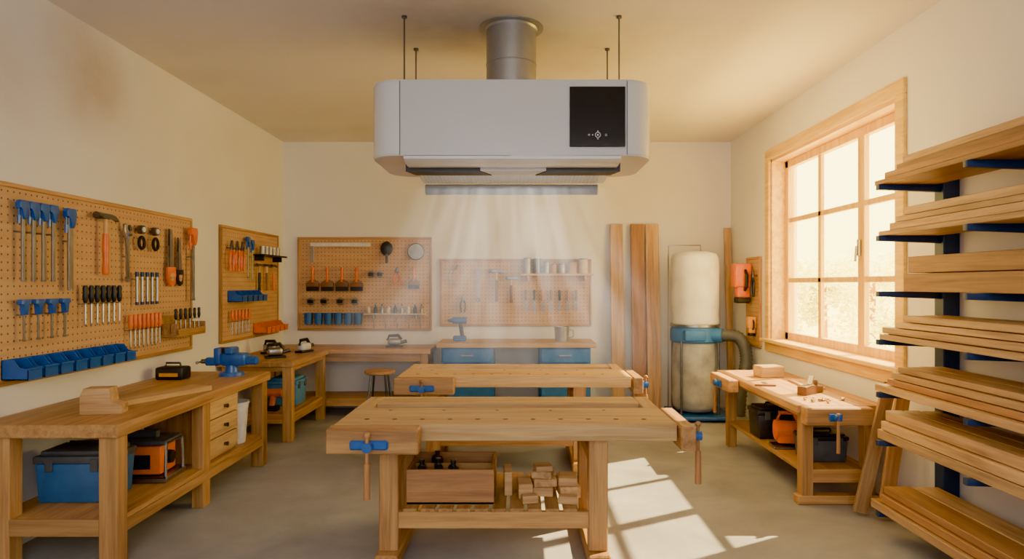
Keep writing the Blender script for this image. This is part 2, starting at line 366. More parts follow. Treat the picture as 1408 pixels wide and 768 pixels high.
@lru_cache(None)
def powertool(mat):
    return [('body',MB().box((0,-.12,-.14),(.18,.20,.28),.025,None,3).box((0,-.11,-.33),(.14,.15,.14),.02,None,3).mesh(mat)),
            ('battery',MB().box((0,-.11,-.43),(.13,.16,.07),.012).mesh('black')),('grip',MB().tube([(.08,-.10,-.08),(.13,-.10,-.13),(.12,-.10,-.27),(.06,-.10,-.31)],.02,8).mesh('black')),
            ('hook',MB().cyl((0,-.03,-.05),(0,0,-.05),.012).mesh('steel'))]
@lru_cache(None)
def lsquare():
    return [('blade',MB().b(0,.82,-.05,-.042,-.05,0,.001).b(.2,.215,-.045,-.0,-.03,-.02,0).b(.6,.615,-.045,-.0,-.03,-.02,0).mesh('white')),('stock',MB().b(-.0,.05,-.055,-.035,-.27,-.045,.003).mesh('tin'))]
@lru_cache(None)
def roundbrush():
    return [('head',MB().sph((0,-.05,-.09),(.085,.035,.10),18).mesh('black')),('handle',MB().cyl((0,-.05,-.18),(0,-.05,-.29),.016,.02,12).mesh('black')),('band',MB().cyl((0,-.05,-.165),(0,-.05,-.19),.03,.02,12).box((0,-.02,-.1),(.015,.04,.015)).mesh('steel'))]
@lru_cache(None)
def disc():
    return [('rim',MB().tube([(.11*math.cos(a*pi/12),-.045,-.11+.11*math.sin(a*pi/12)) for a in range(25)],.009,6).mesh('darksteel')),
            ('plate',MB().cyl((0,-.05,-.11),(0,-.04,-.11),.105,.105,24).cyl((0,-.055,-.11),(0,0,-.11),.02).mesh('tin'))]
@lru_cache(None)
def cclamp():
    return [('frame',MB().tube([(.04*math.cos(math.radians(a)),-.045,-.05+.04*math.sin(math.radians(a))) for a in range(30,340,25)],.011,8).mesh('tin')),
            ('screw',MB().cyl((.05,-.045,-.03),(.0,-.045,-.05),.007).cyl((0,-.045,-.04),(0,0,-.04),.01).mesh('steel')),('grip',MB().cyl((-.03,-.07,-.05),(.03,-.07,-.05),.02,.02,12).mesh('black'))]
@lru_cache(None)
def cup(mat):
    return [('cup',MB().lathe([(0,0),(.045,0),(.052,.13),(.055,.13),(.055,.135),(.048,.135),(.042,.01),(0,.01)],(0,-.058,0),18).mesh(mat)),
            ('bracket',MB().b(-.02,.02,-.012,0,.03,.1,.002).mesh('darksteel'))]

class Wall:
    def __init__(s,side,off=.0225): s.side=side; s.off=off
    def put(s,u,z,name,label,cat,parts,group=None,scale=1,tilt=0):
        if s.side=='L': loc=(XL+s.off,u,z); rz=90
        elif s.side=='R': loc=(XR-s.off,u,z); rz=-90
        else: loc=(u,YB-s.off,z); rz=0
        return thing(name,label,cat,loc,parts,(0,tilt,rz),scale,group)
L=Wall('L'); B=Wall('B'); R_=Wall('R')
for u in (4.19,4.28,4.37,4.46): L.put(u,2.235,'bar_clamp','blue-headed bar clamp with steel bar on pegboard','clamp',bar_clamp('toolblue',.52,.014),'bar clamps on the pegboard')
L.put(4.62,2.23,'bar_clamp','larger blue-headed bar clamp with dark bar','clamp',bar_clamp('toolblue',.50,.022),'bar clamps on the pegboard',1.15)
L.put(5.00,2.24,'claw_hammer','claw hammer with orange grip hung on pegboard','hammer',hammer('orange'),None,1.12)
L.put(5.31,2.19,'adjustable_wrench','large steel adjustable wrench hung on pegboard','wrench',adj_wrench(),None,1.08)
for u in (5.50,5.71): L.put(u,2.21,'tape_measure','round black and steel tape tool on pegboard','tape measure',snips(),'round tape tools on the pegboard',1.1)
L.put(5.98,2.20,'handsaw','handsaw with orange handle hung on pegboard','saw',handsaw('orange'),None,1.05)
L.put(6.14,2.13,'handsaw','narrow handsaw with black handle on pegboard','saw',handsaw('black'),None,.9)
L.put(6.33,2.24,'bar_clamp','big orange bar clamp with long steel bar','clamp',bar_clamp('orange',.5,.012),None,1.4)
for i in range(5): L.put(5.44+i*.075,1.80,'socket_extension','steel socket extension bar with blue cap','socket bar',socketbar('navy'),'socket bars on the pegboard')
for i in range(7): L.put(4.79+i*.068,1.69,'screwdriver','black-handled screwdriver hung on pegboard','screwdriver',screwdriver('black'),'black screwdrivers on the pegboard',1.05)
for i in range(4): L.put(4.20+i*.125,1.60,'quick_clamp','short blue quick clamp hung on pegboard','clamp',short_clamp('toolblue'),'short blue clamps on the pegboard')
for i in range(8): L.put(5.35+i*.062,1.45,'screwdriver','orange-handled screwdriver hung on pegboard','screwdriver',screwdriver('orange'),'orange screwdrivers on the pegboard',1.0)
for i in range(8): L.put(4.13+i*.146,1.10,'parts_bin','small open-front blue plastic parts bin','bin',bin_('toolblue'),'blue parts bins on the pegboard')
rk=MB(); rk.b(-.26,.26,-.015,0,-.02,.17).b(-.26,.26,-.16,0,-.02,-.0).b(-.26,-.245,-.16,0,0,.10).b(.245,.26,-.16,0,0,.10).b(-.26,.26,-.16,-.148,0,.05).b(-.26,.26,-.10,-.088,0,.10)
L.put(6.13,1.24,'tool_rack','small wooden rack holding black-handled tools','rack',[('rack',rk.mesh('wood_X'))])
for i in range(6): 
    thing('marking_tool','black-handled tool standing in wooden rack','tool',(XL+.022+.075,5.93+i*.085,1.475),screwdriver('black'),(0,0,90),.8,'tools in the wooden rack')
for u in (7.20,7.34,7.48): L.put(u,2.18,'pliers','orange-handled pliers hung on pegboard','pliers',pliers('orange'),'orange pliers on the pegboard',1.4)
L.put(7.66,2.25,'bar_clamp','blue bar clamp hung on pegboard','clamp',bar_clamp('toolblue'))
L.put(7.78,2.22,'bar_clamp','blue bar clamp hung on pegboard','clamp',bar_clamp('toolblue'))
L.put(8.25,2.06,'wall_shelf','small black shelf bracketed to pegboard','shelf',[('board',MB().b(-.38,.38,-.16,0,-.02,0).mesh('black')),('bracket',MB().b(-.3,-.28,-.12,0,-.08,-.02).mesh('black')),('bracket',MB().b(.28,.3,-.12,0,-.08,-.02).mesh('black'))])
for i in range(5): L.put(8.0+i*.12,2.0605,'small_tin','small steel tin on black shelf','tin',[('tin',MB().cyl((0,-.08,0),(0,-.08,.09),.035,.035,16).mesh('tin')),('lid',MB().cyl((0,-.08,.09),(0,-.08,.1),.037,.037,16).mesh('steel'))],'tins on the black shelf')
for u,h in ((8.0,'black'),(8.23,'wooddark_Z'),(8.46,'orange')): L.put(u,1.95,'claw_hammer','claw hammer hung under the shelf','hammer',hammer(h),'hammers under the black shelf',.8)
for i in range(5): L.put(7.28+i*.146,1.50,'parts_bin','small open-front blue plastic parts bin','bin',bin_('toolblue'),'blue bins on the smaller pegboard')
for i in range(6): L.put(7.24+i*.09,1.41,'screwdriver','orange-handled screwdriver hung on pegboard','screwdriver',screwdriver('orange'),'orange screwdrivers on the smaller pegboard')
for i in range(5): L.put(7.98+i*.146,1.10,'parts_bin','open-front orange plastic parts bin','bin',bin_('orange'),'orange bins on the smaller pegboard')
B.put(-2.86,2.26,'framing_square','long steel framing square hung on pegboard','square',lsquare())
B.put(-1.82,2.27,'round_brush','round black brush with short handle','brush',roundbrush())
B.put(-1.42,2.25,'grinding_disc','round steel disc hung on pegboard','disc',disc())
for u in (-2.83,-2.63,-2.43,-2.23): B.put(u,1.93,'scraper','orange-handled scraper with dark wooden head on pegboard','scraper',scraper(),'scrapers on the pegboard',1.02)
for u in (-2.03,-1.91,): B.put(u,1.88,'c_clamp','small dark-gripped clamp on pegboard','clamp',cclamp(),'small clamps on the pegboard')
for u in (-1.68,): B.put(u,1.93,'pliers','orange-handled pliers hung on pegboard','pliers',pliers('orange'),None,1.1)
B.put(-1.45,1.92,'paint_brush','orange-handled paint brush hung on pegboard','brush',scraper(),None,.9)
for u in (-2.85,-2.67,-2.45,-2.25): B.put(u,1.52,'c_clamp','small steel clamp hung on pegboard','clamp',cclamp(),'small clamps on the pegboard',1.15)
for i in range(6): B.put(-2.88+i*.135,1.15,'parts_cup','dark blue plastic cup mounted on pegboard','cup',cup('blue'),'blue cups on the pegboard',1.15)
B.put(-1.70,1.30,'wall_shelf','narrow pale shelf on the pegboard','shelf',[('board',MB().b(-.42,.42,-.12,0,-.02,0).mesh('cream')),('bracket',MB().b(-.3,-.28,-.1,0,-.07,-.02).mesh('steel')),('bracket',MB().b(.28,.3,-.1,0,-.07,-.02).mesh('steel'))])
for i in range(9): B.put(-2.06+i*.09,1.3005,'glue_bottle','small bottle standing on pegboard shelf','bottle',[('bottle',MB().lathe([(0,0),(.025,0),(.025,.07),(.01,.09),(.01,.1),(0,.1)],(0,-.06,0),12).mesh(['cream','black','tin'][i%3])),('cap',MB().cyl((0,-.06,.1),(0,-.06,.125),.011,.008,10).mesh(['orange','toolblue','black'][i%3]))],'bottles on the pegboard shelf')
for i in range(5): B.put(-2.0+i*.16,1.24,'chisel','wood-handled chisel hung below shelf','chisel',chisel('woodlight_Z'),'chisels below the narrow shelf',.5)
B.put(-.87,1.90,'coping_saw','curved steel saw frame on pegboard','saw',[('frame',MB().tube([(.09*math.cos(math.radians(a)),-.04,-.1+.1*math.sin(math.radians(a))) for a in range(90,280,19)],.01,8).mesh('steel')),('grip',MB().cyl((0,-.04,0),(.02,-.04,.06),.015).cyl((0,-.04,0),(0,0,0),.008).mesh('wooddark_Z'))])
B.put(-.57,1.90,'wrench','steel combination wrench hung on pegboard','wrench',wrench('darksteel'))
B.put(-.32,1.90,'claw_hammer','claw hammer with wooden handle on pegboard','hammer',hammer('wooddark_Z'),'hammers on the far pegboard',1.05)
B.put(-.12,1.80,'claw_hammer','small claw hammer with dark handle on pegboard','hammer',hammer('wooddark_Z'),'hammers on the far pegboard',.85)
B.put(-.78,1.55,'pliers','black-handled pliers hung on pegboard','pliers',pliers('black'))
for i in range(7): B.put(.08+i*.115,1.62,'chisel','wood-handled chisel hung on pegboard','chisel',chisel(['wooddark_Z','black','wood_Z'][i%3]),'chisels on the far pegboard')
B.put(.50,1.84,'wall_shelf','wooden shelf with cans above hanging chisels','shelf',[('board',MB().b(-.49,.49,-.18,0,-.03,0).mesh('woodlight_X')),('bracket',MB().b(-.4,-.37,-.14,0,-.1,-.03).mesh('woodlight_X')),('bracket',MB().b(.37,.4,-.14,0,-.1,-.03).mesh('woodlight_X'))])
for x,r,h,mt in ((.10,.055,.2,'tin'),(.23,.055,.19,'darksteel'),(.36,.045,.15,'tin'),(.46,.04,.12,'wood_Z'),(.57,.055,.12,'tin'),(.71,.065,.15,'wood_Z'),(.86,.06,.19,'cream')):
    B.put(x,1.8405,'paint_can','small metal can standing on wooden shelf','can',[('can',MB().lathe([(0,0),(r,0),(r*1.02,.006),(r,.012),(r,h-.012),(r*1.02,h-.006),(r,h),(0,h)],(0,-.09,0),20).mesh(mt)),('lid',MB().cyl((0,-.09,h),(0,-.09,h+.012),r*.93,r*.9,20).mesh('darksteel'))],'cans on the wooden shelf')
R_.put(8.14,1.95,'power_tool','orange boxy power tool hung on wall board','power tool',powertool('orange'),None,1.05)
R_.put(7.93,1.88,'pliers','long black and orange pliers on wall board','pliers',pliers('black'),None,1.4)
R_.put(7.98,1.30,'cordless_driver','yellow-orange cordless driver hung on small board','power tool',powertool('amber'),None,.5)

# ------------------------------------------------------------ centre benches
def joiner_bench(label,x0,x1,y0,y1,h=.87):
    cx,cy=(x0+x1)/2,(y0+y1)/2; o=(cx,cy,0); n=lambda:MB(o)
    lx0,lx1=x0+.25,x1-.40
    top=n(); ys1=y0+.52; ys2=y0+.69; T=.10
    top.b(x0,x1,y0,ys1,h-T,h,.005).b(x0+.1,x1-.1,ys2,y1,h-T,h,.005)
    hole_discs=n()  # flat black discs stand in for the dark inside of dog holes
    x=x0+.16
    while x<x1-.1:
        hole_discs.cyl((x,y0+.15,h-.001),(x,y0+.15,h+.0008),.017,.017,12); x+=.17
    for x in (x0+.25,x0+.6,x0+.95,x0+1.3,x0+1.65): hole_discs.cyl((x,y0+.43,h-.001),(x,y0+.43,h+.0008),.012,.012,10)
    leg=lambda a,b2:n().b(a,a+.115,b2,b2+.11,.09,h-T,.006).mesh('wood_Z')
    parts=[('top',top.mesh('woodlight_X')),('tool_tray',n().b(x0+.1,x1-.1,ys1,ys2,h-T,h-.08,0).mesh('wooddark_X')),('end_cap',n().b(x0,x0+.1,ys1,y1,h-T,h,.005).mesh('woodlight_Y')),('end_cap',n().b(x1-.1,x1,ys1,y1,h-T,h,.005).mesh('woodlight_Y')),('dog_hole_disc',hole_discs.mesh('black')),  # dark wood on the tray bottom puts the slot's shade into its colour
      ('leg',leg(lx0,y0+.07)),('leg',leg(lx0,y1-.18)),('leg',leg(lx1-.115,y0+.07)),('leg',leg(lx1-.115,y1-.18)),
      ('foot',n().b(lx0-.01,lx0+.125,y0-.0,y1+.0,0,.09,.01).mesh('wood_Y')),('foot',n().b(lx1-.125,lx1+.01,y0-.0,y1+.0,0,.09,.01).mesh('wood_Y')),
      ('stretcher',n().b(lx0+.1,lx1-.1,y0+.09,y0+.13,.22,.32,.004).mesh('wood_X')),('stretcher',n().b(lx0+.1,lx1-.1,y1-.13,y1-.09,.22,.32,.004).mesh('wood_X')),
      ('side_rail',n().b(lx0+.03,lx0+.09,y0+.15,y1-.15,.55,.65,.004).mesh('wood_Y')),('side_rail',n().b(lx1-.09,lx1-.03,y0+.15,y1-.15,.55,.65,.004).mesh('wood_Y'))]
    sl=n(); x=lx0+.14
    while x<lx1-.2: sl.b(x,x+.085,y0+.09,y1-.09,.32,.34,.003); x+=.108
    parts.append(('shelf',sl.mesh('wood_Y')))
    jw=n().b(x0-.01,x0+.52,y0-.14,y0-.012,h-.145,h,.008).mesh('wood_X')
    hx=x0+.24
    sc=n().cyl((hx,y0-.10,h-.09),(hx,y0+.02,h-.09),.018).b(hx-.11,hx+.11,y0-.16,y0-.138,h-.115,h-.06,.01).cyl((hx,y0-.155,h-.09),(hx,y0-.21,h-.09),.032,.028).mesh('toolblue')
    hd=n().cyl((hx,y0-.195,h-.02),(hx,y0-.195,h-.36),.011,.011,12).cyl((hx,y0-.195,h-.18),(hx,y0-.195,h-.38),.018,.02,12).sph((hx,y0-.195,h-.02),.018,12).mesh('lumberred_Z')
    parts.append(('front_vise',jw,[('screw',sc),('handle',hd)]))
    jw=n().b(x1+.012,x1+.10,y0-.05,y0+.55,h-.15,h-.005,.008).mesh('wood_Y')
    sc=n().cyl((x1,y0+.1,h-.09),(x1+.1,y0+.1,h-.09),.018).b(x1+.098,x1+.12,y0+.02,y0+.2,h-.13,h-.04,.01).cyl((x1+.11,y0+.1,h-.09),(x1+.17,y0+.1,h-.09),.032,.028).mesh('toolblue')
    hd=n().cyl((x1+.15,y0+.1,h-.02),(x1+.15,y0+.1,h-.36),.011,.011,12).cyl((x1+.15,y0+.1,h-.18),(x1+.15,y0+.1,h-.38),.018,.02,12).sph((x1+.15,y0+.1,h-.02),.018,12).mesh('lumberred_Z')
    parts.append(('end_vise',jw,[('screw',sc),('handle',hd)]))
    return thing('workbench',label,'workbench',o,parts)
joiner_bench('light wooden joinery workbench with vises and slatted shelf',-1.10,.93,3.87,4.82)
joiner_bench('light wooden joinery workbench behind the first bench',-1.10,1.0,5.88,6.79)
cr=MB(); X0,X1,Y0,Y1,Z0,Z1=-.27,.27,-.22,.22,0,.215
cr.b(X0,X1,Y0,Y1,0,.015,0)
parts=[('bottom',cr.mesh('wood_X')),('divider',MB().b(X0+.02,X1-.02,.02,.032,.015,.19,.001).mesh('wood_X'))]
for (a,b2,c2,d) in ((X0,X1,Y0,Y0+.018),(X0,X1,Y1-.018,Y1),(X0,X0+.018,Y0+.018,Y1-.018),(X1-.018,X1,Y0+.018,Y1-.018)):
    parts.append(('side',MB().b(a,b2,c2,d,.0,Z1,.002).mesh('lumberred_X')))
thing('wooden_crate','open brown wooden crate holding tools on bench shelf','crate',(-.43,4.25,.341),parts)
for i,(x,y) in enumerate(((-.62,4.14),(-.52,4.17),(-.42,4.13),(-.55,4.37))):
    thing('hand_tool','dark hand tool standing inside wooden crate','tool',(x,y,.357),[('body',MB().box((0,0,.10),(.05,.08,.20),.012).mesh('black')),('knob',MB().cyl((0,0,.20),(0,0,.235),.014,.02).mesh('steel')),('blade',MB().b(-.015,.015,.042,.05,.05,.17,.001).mesh('steel'))],(0,0,i*13),group='tools in the wooden crate')
for (x,y,z,sx,sy,sz,rz) in [(.03,4.24,0,.09,.2,.09,4),(.155,4.27,0,.13,.18,.055,-6),(.155,4.27,.0555,.15,.15,.05,8),(.15,4.27,.106,.13,.13,.045,-12),(.15,4.26,.1515,.11,.11,.035,10),(.31,4.25,0,.13,.2,.07,6),(.31,4.25,.0705,.12,.16,.05,-4),(-.08,4.30,0,.05,.2,.15,3),(.06,4.07,0,.1,.06,.05,12),(.30,4.06,0,.12,.06,.05,-8)]:
    thing('wood_offcut','light sawn wood offcut block on bench shelf','wood block',(x,y,.341+z),[('block',MB().b(-sx/2,sx/2,-sy/2,sy/2,0,sz,.004).mesh('lumber_'+random.choice('XY')))],(0,0,rz),group='wood offcuts on the bench shelf')

# ------------------------------------------------------------ tables
def table(name,label,x0,x1,y0,y1,h,legs,shelf=None,th=.06,ax='Y',topm='wood_',extra=None,ls=.1,apron=.1):
    o=((x0+x1)/2,(y0+y1)/2,0); n=lambda:MB(o)
    parts=[('top',n().b(x0,x1,y0,y1,h-th,h,.006).mesh(topm+ax))]
    for (a,b2) in legs: parts.append(('leg',n().b(a,a+ls,b2,b2+ls,0,h-th,.005).mesh('wood_Z')))
    xa=min(l[0] for l in legs); xb=max(l[0] for l in legs)+ls; ya=min(l[1] for l in legs); yb=max(l[1] for l in legs)+ls
    z=h-th-apron
    if apron:
        parts+= [('apron',n().b(xb-.03,xb-.005,ya+ls,yb-ls,z,h-th,.002).mesh('wood_Y')),('apron',n().b(xa+.005,xa+.03,ya+ls,yb-ls,z,h-th,.002).mesh('wood_Y')),('apron',n().b(xa+ls,xb-ls,ya+.005,ya+.03,z,h-th,.002).mesh('wood_X')),('apron',n().b(xa+ls,xb-ls,yb-.03,yb-.005,z,h-th,.002).mesh('wood_X'))]
    if shelf:
        parts+=[('shelf',n().b(xa+.01,xb-.01,ya+.03,yb-.03,shelf-.03,shelf,.002).mesh('wood_'+ax)),('shelf_rail',n().b(xb-.035,xb-.001,ya+ls,yb-ls,shelf-.1,shelf-.0305,.002).mesh('wood_Y')),('shelf_rail',n().b(xa+ls,xb-ls,ya+.002,ya+.029,shelf-.1,shelf,.002).mesh('wood_X'))]
    if extra: parts+=extra(n)
    return thing(name,label,'workbench',o,parts)
def drawers(n):
    ps=[('drawer_cabinet',n().b(-2.92,-2.445,5.08,5.62,.30,.79,.003).mesh('wood_Z'))]
    ps.append(('post',n().b(-2.49,-2.40,4.96,5.075,0,.79,.004).mesh('wood_Z')))
    for i in range(3):
        z=.325+i*.155
        ps.append(('drawer',n().b(-2.443,-2.415,5.10,5.60,z,z+.145,.004).mesh('woodlight_Y'),[('knob',n().cyl((-2.415,5.35,z+.072),(-2.385,5.35,z+.072),.012,.018,12).mesh('darksteel'))]))
    return ps
table('workbench','long brown wooden workbench with drawers and lower shelf',XL+.01,-2.37,3.85,6.22,.87,[(-3.14,3.88),(-2.50,3.88),(-3.2,6.08),(-2.50,6.08)],.30,extra=drawers,ls=.11,th=.08,apron=0)
table('workbench','short wooden side bench with lower shelf in corner',XL+.01,-2.42,6.98,8.29,.87,[(-3.2,7.02),(-2.55,7.02),(-3.2,8.15),(-2.55,8.15)],.30,ax='Y',ls=.1,apron=.05)
table('workbench','narrow wooden wall bench beside corner',XL+.01,-1.14,8.30,8.99,.87,[(-3.2,8.35),(-1.27,8.35),(-3.2,8.85),(-1.27,8.85)],.24,ax='X',ls=.09)
o=(-.05,8.65,0)
thing('worktop','light wooden worktop over blue cabinets','worktop',o,[('worktop',MB(o).b(-1.06,.97,8.28,8.96,.89,.95,.006).mesh('woodlight_X'))])
for x0,x1 in ((-1.0,-.34),(.25,.90)):
    oc=((x0+x1)/2,8.65,0); n=lambda:MB(oc)
    thing('base_cabinet','blue painted base cabinet with drawer and door','cabinet',oc,[('body',n().b(x0,x1,8.34,8.95,.0,.888,.003).mesh('cabblue')),
      ('drawer',n().b(x0+.02,x1-.02,8.318,8.338,.70,.87,.004).mesh('cabblue'),[('handle',n().b((x0+x1)/2-.08,(x0+x1)/2+.08,8.295,8.318,.78,.80,.003).mesh('steel'))]),
      ('door',n().b(x0+.02,x1-.02,8.318,8.338,.08,.68,.004).mesh('cabblue'),[('handle',n().b(x1-.08,x1-.06,8.295,8.318,.45,.6,.003).mesh('steel'))])],group='blue base cabinets')
def rb(n):
    ps=[('foot',n().b(2.14,2.76,5.03,5.13,0,.07,.008).mesh('wood_X')),]
    ps.append(('side_vise',n().b(1.99,2.09,6.25,6.85,.66,.78,.008).mesh('wood_Y'),[('screw',n().b(1.965,1.99,6.45,6.62,.68,.75,.008).cyl((1.99,6.53,.715),(1.93,6.53,.715),.03,.026).mesh('toolblue')),('handle',n().cyl((1.945,6.53,.75),(1.945,6.53,.42),.013,.018,12).mesh('lumberred_Z'))]))
    ps.append(('front_vise',n().b(2.12,2.62,4.84,4.95,.65,.78,.008).mesh('wood_X'),[('screw',n().b(2.28,2.38,4.82,4.84,.685,.745,.008).cyl((2.33,4.84,.715),(2.33,4.78,.715),.024,.02).mesh('toolblue')),('handle',n().cyl((2.33,4.79,.75),(2.33,4.79,.46),.010,.014,12).mesh('lumberred_Z'))]))
    return ps
table('workbench','sunlit wooden workbench below window with blue vises',2.10,2.78,4.96,7.0,.78,[(2.17,5.04),(2.65,5.04),(2.17,6.82),(2.65,6.82)],.27,extra=rb,topm='wood_',ls=.09,apron=.05)
thing('wood_block','pale rectangular wood block on sunlit bench','wood block',(2.47,6.5,.78),[('block',MB().b(-.12,.12,-.09,.09,0,.11,.008).mesh('woodlight_X'))],(0,0,8))
thing('hand_plane','wooden hand plane resting on sunlit bench','hand plane',(2.44,5.50,.78),[('body',MB().prism([(-.15,0),(.15,0),(.15,.055),(.03,.06),(-.02,.08),(-.15,.07)],-.04,.04,None,.005).mesh('wooddark_X')),('knob',MB().lathe([(0,.05),(.015,.05),(.02,.09),(.012,.105),(0,.105)],(.09,0,0),12).mesh('wooddark_Z')),('iron',MB().box((-.01,0,.09),(.01,.045,.13),.002,Ry(30)).mesh('steel'))],(0,0,40))
thing('try_square','steel and wood try square lying on bench','square',(2.24,5.9,.78),[('blade',MB().b(0,.25,-.02,.02,0.0,.004,0).mesh('steel')),('stock',MB().b(-.025,0,-.06,.12,0,.015,.002).mesh('wooddark_Y'))],(0,0,80))
thing('wood_board','thin pale board lying on sunlit bench','board',(2.60,5.95,.78),[('board',MB().b(-.08,.08,-.27,.27,0,.02,.002).mesh('woodlight_Y'))],(0,0,-6))
rs=random.Random(5); sh=bmesh.new()
for k in range(14):
    cx,cy=2.38+rs.gauss(0,.08),5.17+rs.gauss(0,.06); a0=rs.random()*6.28; r0=rs.uniform(.006,.014); w2=rs.uniform(.010,.018); dx,dy=math.cos(a0),math.sin(a0); prev=None
    cx=min(max(cx,2.16),2.70); cy=min(max(cy,5.02),5.28)
    for j in range(9):
        t_=j*.75; rr=r0*(1-j*.05); px=rr*math.cos(t_); pz=rr+rr*math.sin(t_)
        v1=sh.verts.new((cx+dx*px-dy*w2,cy+dy*px+dx*w2,pz)); v2=sh.verts.new((cx+dx*px+dy*w2,cy+dy*px-dx*w2,pz))
        if prev: sh.faces.new((prev[0],prev[1],v2,v1))
        prev=(v1,v2)
bmesh.ops.translate(sh,vec=(-2.38,-5.17,.001),verts=sh.verts)
me=bpy.data.meshes.new('shavings'); sh.to_mesh(me); sh.free(); me.materials.append(MATS['woodlight_X'])
g=thing('wood_shavings','pale curled wood shavings scattered on sunlit bench','wood shavings',(2.38,5.17,.78),[('shavings',me)]); g['kind']='stuff'
# ------------------------------------------------------------ boxes
def toolbox(label,loc,w,d,h,body,lid,rz=0,name='toolbox'):
    def tap(x,y,z0,z1,t,mat):
        mb=MB(); vs=bmesh.ops.create_cube(mb.bm,size=1)['verts']
        for v in vs:
            top=v.co.z>0; s=1 if top else t
            v.co=Vector((v.co.x*x*s,v.co.y*y*s,z1 if top else z0))
        bmesh.ops.bevel(mb.bm,geom=list(mb.bm.edges),offset=.012,segments=2,affect='EDGES',profile=.5)
        return mb.mesh(mat)
    ps=[('body',tap(w,d,0,h*.72,.93,body)),('lid',MB().box((0,0,h*.79),(w*1.04,d*1.05,h*.14),.012,None,2).box((0,0,h*.89),(w*.92,d*.85,h*.1),.012,None,2).mesh(lid)),
     ('handle',MB().tube([(-w*.25,0,h*.92),(-w*.22,0,h*1.02),(w*.22,0,h*1.02),(w*.25,0,h*.92)],.01,8).mesh('black'))]
    for s in (-.3,.3): ps.append(('latch',MB().b(w*s-.025,w*s+.025,-d*.54,-d*.5,h*.58,h*.82,.004).mesh('grey')))
    return thing(name,label,'toolbox',loc,ps,(0,0,rz))
toolbox('blue plastic toolbox with grey lid on bench shelf',(-2.86,4.32,.301),.47,.30,.35,'boxblue','grey',2)
thing('benchtop_machine','open-framed orange and grey benchtop machine with silver base','power tool',(-2.70,4.74,.301),[
 ('body',MB().box((-.01,0,.15),(.32,.24,.20),.012,None,2).mesh('orange')),('lid',MB().box((0,0,.275),(.38,.28,.03),.006).box((-.04,0,.25),(.22,.18,.03),.006).mesh('grey')),
 ('fence',MB().box((-.05,0,.315),(.26,.05,.05),.006).mesh('grey')),
 ('base',MB().box((0,0,.02),(.42,.32,.04),.008).mesh('steel')),('side_frame',MB().tube([(.19,-.14,.04),(.19,-.12,.27),(.19,.12,.27),(.19,.14,.04)],.011,8).mesh('steel')),('side_frame',MB().tube([(-.19,-.14,.04),(-.19,-.12,.27),(-.19,.12,.27),(-.19,.14,.04)],.011,8).mesh('steel')),('hand_wheel',MB().cyl((.145,0,.15),(.18,0,.15),.05,.045,20).mesh('black')),('front_panel',MB().b(-.12,.08,-.128,-.12,.09,.19,.003).mesh('black'))],(0,0,4))
toolbox('light blue plastic tub with lid under corner bench',(-2.72,7.65,.301),.36,.34,.34,'tubblue','tubblue',90)
thing('cordless_drill','orange cordless drill standing on low shelf','drill',(-2.70,7.22,.301),[('body',MB().cyl((-.08,0,.2),(.08,0,.2),.045,.045).cyl((.08,0,.2),(.13,0,.2),.025,.015).mesh('orange')),('grip',MB().box((-.03,0,.1),(.05,.06,.16),.012,Ry(8)).mesh('orange')),('battery',MB().box((-.02,0,.03),(.12,.08,.06),.01).mesh('black'))],(0,0,0))
thing('waste_bin','white plastic waste bucket beside drawers','bucket',(-2.535,5.79,.301),[('bucket',MB().lathe([(0,0),(.10,0),(.125,.34),(.132,.34),(.132,.36),(.118,.36),(.095,.012),(0,.012)],(0,0,0),24).mesh('white')),('handle',MB().tube([(.13*math.cos(a*pi/8),.02,.33-.10*math.sin(a*pi/8)) for a in range(9)],.004,6).mesh('steel'))])
toolbox('dark grey tool case on low bench shelf',(2.46,5.36,.271),.34,.24,.24,'grey','black',0)
thing('circular_saw','orange power saw resting on low bench shelf','power tool',(2.36,5.74,.271),[('base',MB().b(-.15,.15,-.1,.1,0,.02,.004).mesh('steel')),('motor_housing',MB().cyl((-.12,0,.15),(.08,0,.15),.085,.08,20).box((0,0,.11),(.22,.14,.14),.02,None,2).mesh('orange')),('blade_guard',MB().cyl((.08,0,.14),(.12,0,.14),.12,.12,24).mesh('black')),('grip',MB().tube([(-.10,0,.22),(-.08,0,.30),(.04,0,.30),(.08,0,.22)],.02,10).mesh('orange'))],(0,0,-8))
toolbox('black tool case on low bench shelf',(2.40,6.15,.271),.42,.28,.31,'black','black',0)
thing('wood_block','notched wooden block standing on long bench','wood block',(-2.68,4.22,.87),[('block',MB().prism([(-.12,0),(.12,0),(.12,.06),(.06,.075),(.055,.165),(-.10,.165),(-.12,.12)],-.06,.06,None,.004).mesh('lumber_X'))],(0,0,10))
thing('wood_board','flat light board lying on long bench','board',(-2.64,4.80,.87),[('board',MB().b(-.1,.1,-.38,.38,0,.035,.003).mesh('woodlight_Y'))],(0,0,-22))
thing('tape_case','black and yellow hard case on bench','case',(-3.03,5.72,.87),[('case',MB().box((0,0,.055),(.24,.16,.11),.018,None,2).mesh('black')),('handle',MB().tube([(-.07,0,.1),(-.06,0,.14),(.06,0,.14),(.07,0,.1)],.009,8).mesh('black')),('label_strip',MB().b(-.08,.08,-.083,-.08,.03,.06,0).mesh('amber'))])
vb=MB().cyl((0,0,0),(0,0,.03),.11,.10,20).cyl((0,0,.03),(0,0,.09),.06,.05,20)
